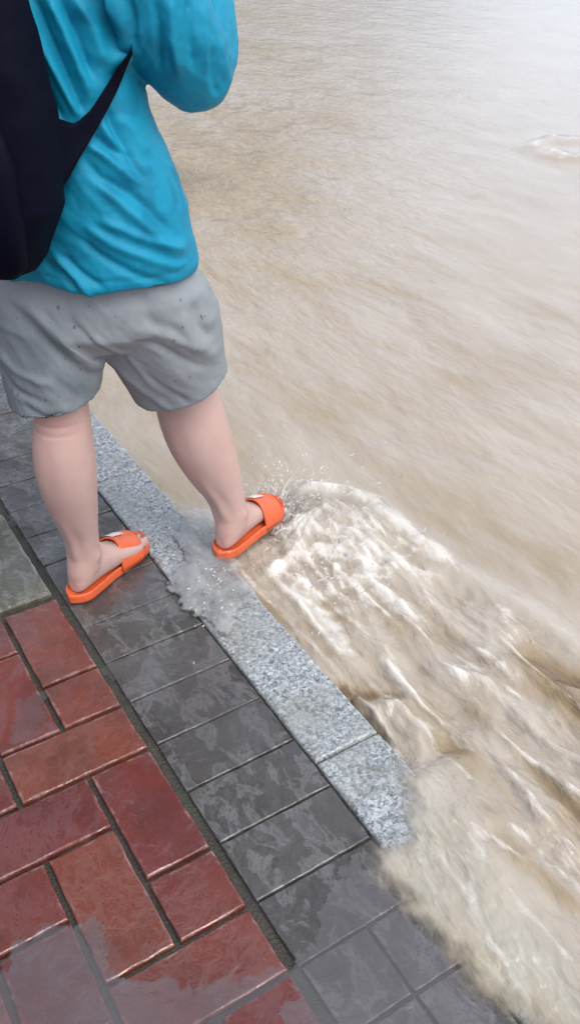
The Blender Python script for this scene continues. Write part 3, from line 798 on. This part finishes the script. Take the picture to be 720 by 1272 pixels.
def shirt():
    mb = MB()
    prof = [(.760, .012, .160, .10), (.742, .012, .184, .132), (.744, .012, .192, .141), (.765, .014, .192, .141), (.80, .014, .187, .134), (.86, .008, .183, .13), (.93, -.006, .174, .124), (1.0, -.025, .166, .119), (1.07, -.038, .162, .117),
            (1.15, -.045, .168, .118), (1.22, -.046, .182, .115), (1.28, -.045, .172, .10), (1.32, -.045, .125, .085), (1.345, -.045, .075, .07), (1.36, -.045, .06, .062)]
    mb.loft([ell(x / .949, 0, z, a, b) for z, x, a, b in prof], 48, 2.25)
    for s in ('left', 'right'):
        sh, e, w = SHO[s], ELB[s], WRI[s]
        o_ = BR * (1 if s == 'right' else -1)
        mb.tube([sh + UP * -.005, sh.lerp(e, .35) - BF * .006, sh.lerp(e, .7) - BF * .005, e + UP * .012 - BF * .002], [.072, .078, .080, .066], 24, ref=tuple(BR), sub=5)
        mb.tube([e + UP * .018, e.lerp(w, .3) + o_ * .012, e.lerp(w, .65) + o_ * .008, e.lerp(w, .93)], [.062, .064, .055, .042], 24, ref=tuple(BR), sub=5)
    me = mb.remeshed(.0042, 6, .5)
    F = []
    f = lambda w, h, *p: F.append((p, w, h))
    # drawn folds running down to the strap
    f(.0075, .009, (30, -20), (55, 40), (88, 105), (106, 138)); f(.006, -.006, (45, -20), (72, 45), (100, 115), (112, 134))
    f(.008, .008, (62, -20), (85, 30), (106, 85), (120, 122)); f(.006, -.006, (78, -10), (100, 40), (120, 95))
    f(.010, .008, (98, -10), (118, 35), (132, 80)); f(.008, .006, (25, 20), (45, 75), (68, 130))
    f(.016, .013, (120, -30), (150, 10), (162, 40), (152, 68), (130, 84)); f(.006, -.008, (158, -20), (168, 20), (170, 55))
    f(.006, -.007, (36, 40), (60, 95), (85, 140))
    # below the strap
    f(.006, -.006, (137, 128), (143, 150), (158, 178), (176, 205)); f(.006, .006, (128, 140), (142, 166), (163, 190), (184, 212))
    f(.005, -.006, (118, 156), (140, 172), (162, 188), (184, 215)); f(.006, .006, (112, 168), (135, 182), (160, 204), (178, 222))
    f(.008, -.005, (108, 180), (130, 208), (165, 228), (190, 250), (222, 292)); f(.009, .006, (118, 206), (150, 232), (182, 262), (215, 300), (240, 315))
    f(.007, -.005, (100, 272), (130, 295), (170, 318), (215, 338)); f(.008, .005, (112, 262), (150, 285), (190, 305), (238, 330))
    f(.006, -.005, (60, 310), (90, 322), (112, 345)); f(.007, .005, (128, 256), (160, 268), (200, 290), (236, 305))
    f(.006, -.0045, (88, 300), (110, 318), (140, 335)); f(.006, .004, (75, 300), (100, 322), (128, 345))
    f(.005, -.005, (175, 110), (190, 150), (208, 195)); f(.007, .004, (150, 140), (170, 165), (185, 190))
    # sleeve
    f(.006, -.006, (196, -10), (200, 40), (197, 90)); f(.007, .006, (212, -10), (214, 40), (222, 100)); f(.006, -.005, (235, -10), (236, 40), (240, 95))
    f(.006, .005, (252, -20), (254, 40), (256, 110)); f(.005, -.006, (292, -5), (300, 30), (309, 55)); f(.006, .006, (284, 0), (292, 40), (300, 80))
    f(.007, -.004, (262, 60), (262, 100), (268, 130)); f(.006, .004, (272, 50), (276, 90), (284, 120)); f(.006, -.005, (280, 10), (290, 50), (290, 80))
    def ex(rel, s, z, a):
        hem = np.exp(-((z - .735) / .03) ** 2)
        return .006 * hem * np.sin(a * 5 + 1.0) - .0022 * np.exp(-((z - .765) / .004) ** 2) + .0022 * fbm(s * 30 + z * 22, z * 22 - s * 8, 8, 3)
    folds(me, F, ex, .005, 8, -.07)
    # hem line: bring the bottom edge to an even curve
    o = link_mesh('shirt', me, MAT_SHIRT); to_person(o)
    me.calc_loop_triangles()
    return BVHTree.FromPolygons([v.co + P0 for v in me.vertices], [tuple(p.vertices) for p in me.polygons])
SHIRT = shirt()

def shorts():
    mb = MB()
    mb.loft([ell(.0, 0, z, a, b) for z, a, b in ((.60, .12, .10), (.64, .17, .13), (.70, .182, .128), (.76, .168, .112), (.82, .15, .105), (.90, .14, .10))], 36, 2.3)
    def lg(hip, hem, kneeaxis, r0, r1, tilt, cdir):
        t = (hem - hip)
        rings = []
        for q, r in ((0, r0 * .9), (.15, r0), (.4, r0 * 1.02), (.7, r0 * .5 + r1 * .52), (.9, r1 * 1.02), (1.0, r1), (.985, r1 * .9), (.93, r1 * .82)):
            c = hip + t * q
            rings.append((c, BR * r * 1.06 + UP * tilt * r * q, BF * r * 1.0 + UP * cdir * r * q))
        mb.loft(rings, 32, 2.15)
    lg(L(-.085, -.015, .74), L(-.064, -.086, .500), None, .108, .087, .10, .15)
    lg(L(.085, .01, .74), L(.118, .100, .460), None, .116, .094, .22, .25)
    me = mb.remeshed(.0042, 6, .5)
    F = []
    f = lambda w, h, *p: F.append((p, w, h))
    f(.010, -.012, (20, 350), (60, 372), (95, 405), (128, 440), (140, 458)); f(.016, .010, (45, 352), (85, 380), (118, 412), (148, 446))
    f(.009, -.006, (170, 385), (205, 400), (240, 430), (262, 450)); f(.010, .006, (180, 370), (220, 390), (255, 420), (274, 440))
    f(.012, .006, (228, 360), (240, 395), (262, 420)); f(.008, -.006, (243, 355), (252, 385), (268, 415))
    f(.007, -.006, (45, 462), (75, 474), (100, 470)); f(.007, .006, (40, 474), (70, 486), (108, 478)); f(.007, -.006, (60, 490), (85, 497), (110, 482))
    f(.007, .005, (0, 372), (30, 380), (55, 385)); f(.008, -.005, (5, 425), (40, 448), (80, 460)); f(.008, .005, (0, 400), (40, 425), (90, 440))
    f(.008, .004, (120, 370), (160, 410), (200, 470)); f(.008, -.004, (180, 440), (215, 470), (240, 490))
    f(.009, .005, (150, 440), (180, 470), (215, 500)); f(.007, -.004, (100, 360), (140, 395), (170, 430))
    def ex(rel, s, z, a):
        return .003 * fbm(s * 22 + z * 12, z * 16, 8, 3)
    co, s, z, a = folds(me, F, ex, .0045, 7, 0.0, 9)
    no_ = get_no(me)
    leg_dark = sstep(-.005, -.035, s + (.70 - z) * -.30 + .03) * sstep(.72, .62, z) + .25 * sstep(.52, .46, z)  # darker over the left leg and towards the hems
    set_attr(me, 'leg_dark', np.clip(leg_dark * .9, 0, 1))
    o = link_mesh('shorts', me, MAT_SHORTS); to_person(o)
shorts()

def slipper(side):
    h, f, r, med = foot_frame(side)
    fp = lambda t, w, z: foot_pt(side, t, w, z)
    n = 64; out = []
    # slipper outline: half-widths along the length, medial (+) and lateral (-)
    ts = [0, .012, .03, .07, .12, .16, .20, .235, .255, .268]
    hm = [0, .022, .034, .036, .036, .043, .050, .047, .034, .0]
    hl = [0, .022, .034, .037, .039, .045, .049, .041, .024, .0]
    outline = []
    for k in range(n // 2 + 1):
        u = (1 - math.cos(math.pi * k / (n // 2))) / 2; t = u * .268; outline.append((t, float(np.interp(t, ts, hm)) if 0 < k < n // 2 else 0))
    for k in range(n // 2 - 1, 0, -1):
        u = (1 - math.cos(math.pi * k / (n // 2))) / 2; t = u * .268; outline.append((t, -float(np.interp(t, ts, hl))))
    for _ in range(2):
        outline = [tuple(.5 * outline[i][c] + .25 * (outline[i - 1][c] + outline[(i + 1) % n][c]) for c in (0, 1)) for i in range(n)]
    V, Fc = [], []
    cx = .135
    def ring(k, z, rise=0):
        for t, w in outline:
            V.append(fp(cx + (t - cx) * k, w * (1 + (k - 1) * 2.2), z + rise * max(0, (t - .2)) ** 1.5 - SOLE))
    spec = [(.955, .0), (.985, .003), (1.0, .008), (.990, .013), (1.0, .019), (.995, .024), (.980, .027), (.962, .0255), (.935, .0215), (.80, .020)]
    for k, z in spec: ring(k, z, .25)
    m = len(outline)
    for q in range(len(spec) - 1):
        for i in range(m):
            j = (i + 1) % m; Fc.append((q * m + i, q * m + j, (q + 1) * m + j, (q + 1) * m + i))
    Fc.append(tuple(range(m))[::-1]); Fc.append(tuple((len(spec) - 1) * m + i for i in range(m)))
    o = mesh_obj('slipper', V, Fc, MAT_RUBBER); to_person(o)
    bm = bmesh.new(); bm.from_mesh(o.data); bmesh.ops.recalc_face_normals(bm, faces=bm.faces); bm.to_mesh(o.data); bm.free()
    # the broad band over the instep
    A, Bn = 26, 12; V, Fc = [], []
    for layer in (0, 1):
        for b in range(Bn + 1):
            v = b / Bn
            for a in range(A + 1):
                uu = a / A; th = math.pi * uu
                t0 = .138 + .020 * math.sin(th) ** 2 + (.010 if uu < .5 else 0) * (1 - math.sin(th)); t1 = .226 - .012 * abs(math.cos(th))
                t = t0 + (t1 - t0) * v
                hw = float(np.interp(t, ts, hm)) * .5 + float(np.interp(t, ts, hl)) * .5 + .003
                top = float(np.interp(t, [.13, .165, .19, .21, .23], [.068, .055, .044, .036, .034]))
                th_ = .0045 * (1 if layer == 0 else 0)
                w = -math.cos(th) * (hw - .004 + th_); z = (abs(math.sin(th)) ** .75) * (top + th_) - .010 * (1 - math.sin(th))
                V.append(fp(t, w + .001, z))
    N = (A + 1) * (Bn + 1)
    for b in range(Bn):
        for a in range(A):
            i = b * (A + 1) + a
            Fc.append((i, i + 1, i + A + 2, i + A + 1)); Fc.append((N + i, N + i + A + 1, N + i + A + 2, N + i + 1))
    for a in range(A):
        Fc.append((a, N + a, N + a + 1, a + 1)); i = Bn * (A + 1) + a; Fc.append((i, i + 1, N + i + 1, N + i))
    for b in range(Bn):
        i = b * (A + 1); Fc.append((i, i + A + 1, N + i + A + 1, N + i)); i += A; Fc.append((i, N + i, N + i + A + 1, i + A + 1))
    st = mesh_obj('strap', V, Fc, MAT_RUBBER)
    st.data.transform(INV); st.parent = o
    bm = bmesh.new(); bm.from_mesh(st.data); bmesh.ops.recalc_face_normals(bm, faces=bm.faces); bm.to_mesh(st.data); bm.free()
    # pale printed panel on the far side of the band
    V, Fc = [], []; q0, q1 = (.20, .50) if side == 'left' else (.50, .80)
    for b in range(7):
        v = .06 + .62 * b / 6
        for a in range(25):
            uu = q0 + (q1 - q0) * a / 24; th = math.pi * uu
            t0 = .138 + .020 * math.sin(th) ** 2 + (.010 if uu < .5 else 0) * (1 - math.sin(th)); t1 = .226 - .012 * abs(math.cos(th))
            t = t0 + (t1 - t0) * v
            hw = float(np.interp(t, ts, hm)) * .5 + float(np.interp(t, ts, hl)) * .5 + .003
            top = float(np.interp(t, [.13, .165, .19, .21, .23], [.068, .055, .044, .036, .034]))
            V.append(fp(t, -math.cos(th) * (hw + .0028) + .001, (abs(math.sin(th)) ** .75) * (top + .0072) - .010 * (1 - math.sin(th))))
    for b in range(6):
        for a in range(24):
            i = b * 25 + a; Fc.append((i, i + 1, i + 26, i + 25))
    pn = mesh_obj('printed_panel', V, Fc, plain('white_print', (.78, .74, .70), .4)); pn.data.transform(INV); pn.parent = st
slipper('left'); slipper('right')

# ------------------------------------------------------------------ backpack (worn, a thing of its own)
pack = bpy.data.objects.new('backpack', None); COL.objects.link(pack); pack.location = L(-.04, -.2, .77)
tag(pack, 'black backpack worn on the back of the person in the turquoise top', 'backpack')
PINV = Matrix.Translation(-pack.location)
def to_pack(o): o.data.transform(PINV); o.parent = pack
mb = MB()
cxp = -.042
mb.loft([(L(cxp + dx, y, z), BR * a, BF * b) for z, dx, y, a, b in ((.785, -.02, -.185, .040, .03), (.795, -.018, -.19, .060, .05), (.82, -.014, -.195, .080, .062), (.865, -.008, -.205, .100, .072), (.91, .0, -.205, .120, .076), (.98, .0, -.20, .126, .076),
          (1.05, .0, -.195, .122, .072), (1.13, .0, -.19, .110, .066), (1.20, .0, -.18, .096, .060), (1.26, .0, -.17, .080, .052), (1.295, .0, -.16, .055, .038), (1.305, .0, -.155, .03, .02))], 36, 2.8)
pm_ = mb.remeshed(.005, 6)
co = get_co(pm_); no = get_no(pm_)
co += no * (.006 * fbm(co[:, 0] * 12, co[:, 2] * 9 + co[:, 1] * 7, 4, 3))[:, None]; set_co(pm_, co)
to_pack(link_mesh('bag_body', pm_, MAT_PACK))
mb = MB()
mb.loft([(L(cxp, y, z), BR * a, BF * b) for z, y, a, b in ((.81, -.255, .06, .018), (.83, -.262, .082, .025), (.90, -.272, .095, .030), (.98, -.268, .096, .028), (1.03, -.255, .082, .02), (1.045, -.25, .06, .012))], 28, 3)
to_pack(mb.obj('front_pocket', MAT_PACK))
mb = MB(); mb.tube([L(cxp - .03, -.14, 1.30), L(cxp - .02, -.14, 1.335), L(cxp + .02, -.14, 1.335), L(cxp + .03, -.14, 1.30)], [.007] * 4, 10, sub=4)
to_pack(mb.obj('grab_handle', MAT_PACK))
def on_shirt(s, z, gap=.011, lo=-.14):
    o = P0 + SR * s + SD * -.6 + UP * z
    hit = SHIRT.ray_cast(o, SD)
    off = (hit[0] - P0).dot(SD) if hit[0] is not None else 0.0
    return off - gap
def ribbon(top, bot, name, n=22, m=8, th=.005, fixed0=None):
    """strap lying over the shirt between two edges given in photo pixels"""
    def samp(P, t):
        x = t * (len(P) - 1); i = min(int(x), len(P) - 2); q = x - i
        return P[i][0] * (1 - q) + P[i + 1][0] * q, P[i][1] * (1 - q) + P[i + 1][1] * q
    V0 = []
    offs = []
    for i in range(n + 1):
        t = i / n
        for j in range(m + 1):
            a, b = samp(top, t), samp(bot, t); v = j / m
            px, py = a[0] * (1 - v) + b[0] * v, a[1] * (1 - v) + b[1] * v
            off = -.1
            for _ in range(4):
                s, z = S(px, py, off); off = on_shirt(s, z)
                if t > .84: off += (t - .84) * .16
                if t < .3: off = off * (t / .3) + (fixed0) * (1 - t / .3) if fixed0 is not None else off
            offs.append(off); V0.append((px, py))
    offs = np.array(offs).reshape(n + 1, m + 1)
    for _ in range(3):
        sm = offs.copy(); sm[1:-1] = np.minimum(offs[1:-1], (offs[:-2] + offs[2:] + 2 * offs[1:-1]) / 4)
        offs = sm
    V = []
    for k, (px, py) in enumerate(V0):
        off = float(offs.ravel()[k]); s, z = S(px, py, off); V.append(P0 + SR * s + SD * off + UP * z)
    N = len(V); V += [p + SD * th * 2 for p in V]
    Fc = []
    for i in range(n):
        for j in range(m):
            q = i * (m + 1) + j
            Fc.append((q, q + 1, q + m + 2, q + m + 1)); Fc.append((N + q, N + q + m + 1, N + q + m + 2, N + q + 1))
    for i in range(n):
        q = i * (m + 1); Fc.append((q, q + m + 1, N + q + m + 1, N + q)); q += m; Fc.append((q, N + q, N + q + m + 1, q + m + 1))
    for j in range(m):
        Fc.append((j, N + j, N + j + 1, j + 1)); q = n * (m + 1) + j; Fc.append((q, q + 1, N + q + 1, N + q))
    o = mesh_obj(name, V, Fc, MAT_PACK)
    bm = bmesh.new(); bm.from_mesh(o.data); bmesh.ops.recalc_face_normals(bm, faces=bm.faces); bm.to_mesh(o.data); bm.free()
    to_pack(o)
ribbon([(40, 132), (68, 148), (92, 156), (112, 138), (130, 110), (146, 84), (163, 62), (167, 40)], [(36, 255), (80, 232), (97, 200), (116, 168), (132, 140), (146, 112), (159, 80), (174, 46)], 'shoulder_strap', fixed0=-.19)
# the other strap, over the left shoulder and round under the arm
for sgn, nm in ((-1, 'shoulder_strap'), (1, 'shoulder_strap')):
    pts = [(cxp + sgn * .06, -.15, 1.285), (cxp + sgn * .08, -.07, 1.345), (cxp + sgn * .095, .02, 1.335), (cxp + sgn * .115, .105, 1.26), (cxp + sgn * .13, .128, 1.17)]
    if sgn < 0: pts += [(cxp - .165, .09, 1.09), (cxp - .185, .0, 1.05), (cxp - .15, -.12, .99), (cxp - .10, -.16, .95)]
    mb = MB()
    P = [L(*p) for p in pts]; rings = []
    for i, q in enumerate(P):
        t = (P[min(i + 1, len(P) - 1)] - P[max(i - 1, 0)]).normalized()
        nrm = (q - L(cxp, 0, min(q.z, 1.22))); nrm = (nrm - t * nrm.dot(t)).normalized(); rings.append((q, t.cross(nrm) * .024, nrm * .007))
    mb.loft(rings, 14, 3); to_pack(mb.obj(nm, MAT_PACK))

# ------------------------------------------------------------------ crown of water thrown up by the right foot
def crown():
    h, f, rr, med = foot_frame('right')
    V, Fc, A = [], [], []
    nt_, nz_ = 300, 16
    for layer, (grow, hh, ph) in enumerate(((.0, .080, 0.0), (.022, .062, 3.7), (.045, .036, 7.9))):
        b0 = len(V)
        for i in range(nt_ + 1):
            th = 2 * math.pi * i / nt_
            e = f * (.165 + grow) * math.cos(th) + rr * (.062 + grow) * math.sin(th)
            c = h + f * .125
            front = max(0, math.cos(th - .0)) ; side = max(0, -math.sin(th) * med)
            amp = (.25 + .75 * float(sstep(.1, .9, np.array(front)))) * (1 if math.cos(th) > -.6 or math.sin(th) < 0 else .6)
            n1 = float(fbm(np.array([math.cos(th) * 2.2 + ph]), np.array([math.sin(th) * 2.2]), 5, 2)[0]); n2 = float(fbm(np.array([th * 6 + ph]), np.array([.5]), 12, 3)[0])
            top = hh * amp * max(.12, .75 + 1.0 * n1 + 1.1 * n2)
            for j in range(nz_ + 1):
                t = j / nz_
                out = e.normalized() * (t * top * .9 + .006 * n2)
                lean = Vector((0, -1, 0)) * t * t * top * .35
                V.append(c + e * (1 + .05 * n1) + out + lean + UP * (-.036 + t * (top + .03) - .25 * top * t * t))
                st = float(perlin(np.array([th * 26 + ph * 3 + t * .8]), np.array([t * 2.2]), 3)[0]); st2 = float(perlin(np.array([th * 60 + ph]), np.array([t * 7]), 9)[0])
                A.append(max(0, min(1, (.55 + 1.0 * st + .7 * st2) * (1 - t ** 1.5) * amp)))
        for i in range(nt_):
            for j in range(nz_):
                q = b0 + i * (nz_ + 1) + j; Fc.append((q, q + nz_ + 1, q + nz_ + 2, q + 1))
    o = mesh_obj('water_crown', V, Fc, MAT_CROWN); set_attr(o.data, 'alpha', A)
    tag(o, 'ragged ring of cloudy water rising round the toe of the right sandal', 'water splash', kind='stuff')
MAT_CROWN = mat_film('white_splash_sheet', (.62, .60, .57), (.74, .72, .69), .08, 1.4, .5)
crown()

# ------------------------------------------------------------------ spray in the air round the right foot
def spray():
    mb = MB()
    def drop(p, v, ln, r):
        v = v.normalized(); ref = Vector((.3, .2, .9)); u = v.cross(ref).normalized(); w = v.cross(u)
        mb.loft([(p + v * ln * (t - .5), u * r * k, w * r * k) for t, k in ((0, .1), (.2, .55), (.45, .95), (.7, 1.0), (.9, .6), (1, .1))], 7)
    src = FEET['right'][0] + Vector((math.cos(math.radians(25)), math.sin(math.radians(25)), 0)) * .24
    for _ in range(330):
        a = math.radians(random.gauss(35, 55)); rr = abs(random.gauss(0, .10)) + .01; zz = max(0.0, random.gauss(.03, .05)) * math.exp(-rr * 2)
        p = src + Vector((math.cos(a) * rr, math.sin(a) * rr, zz - .01))
        v = Vector((math.cos(a), math.sin(a), random.uniform(.2, 1.6)))
        k = random.random()
        drop(p, v, random.uniform(.003, .008) * (1 + 1.6 * k ** 6), random.uniform(.0008, .0018) * (1 + 1.2 * k ** 5))
    for _ in range(220):                                        # fan drifting downstream
        q = ground_pt(random.gauss(420, 45), random.gauss(668, 45), 0)
        p = q + UP * abs(random.gauss(0, .02)); p.z -= .012
        drop(p, Vector((random.uniform(-.3, .8), random.uniform(-.6, .2), random.uniform(.1, .8))), random.uniform(.005, .02), random.uniform(.0008, .002))
    for _ in range(60):                                        # thrown back over the kerb
        q = ground_pt(random.gauss(262, 22), random.gauss(730, 32), 0)
        p = q + UP * (abs(random.gauss(0, .015)) + .006)
        drop(p, Vector((random.uniform(-.8, .1), random.uniform(-.7, .1), random.uniform(.0, .5))), random.uniform(.004, .014), random.uniform(.0008, .002))
    for _ in range(20):                                        # short ragged jets rising from the toe
        a = math.radians(random.uniform(-70, 150)); b = src - Vector((math.cos(.45), math.sin(.45), 0)) * random.uniform(0, .12) + Vector((math.cos(a), math.sin(a), 0)) * random.uniform(.02, .055)
        b.z = -.02; d = Vector((math.cos(a) * random.uniform(.2, .9), math.sin(a) * random.uniform(.2, .9), random.uniform(.5, 1.3))); ln = random.uniform(.015, .05)
        pts = [b, b + d * ln * .35, b + d * ln * .7 + Vector((random.uniform(-.006, .006), random.uniform(-.006, .006), 0)), b + d * ln * .9 + Vector((d.x * .016 + random.uniform(-.01, .01), d.y * .016 + random.uniform(-.01, .01), -.012))]
        k = random.uniform(.6, 1.3); mb.tube(pts, [.0038 * k, .0026 * k, .0020 * k, .0010 * k], 7, sub=3)
    o = mb.obj('water_spray', MAT_SPRAY)
    tag(o, 'white droplets and short jets of water thrown up round the right foot', 'water spray', kind='stuff')
spray()
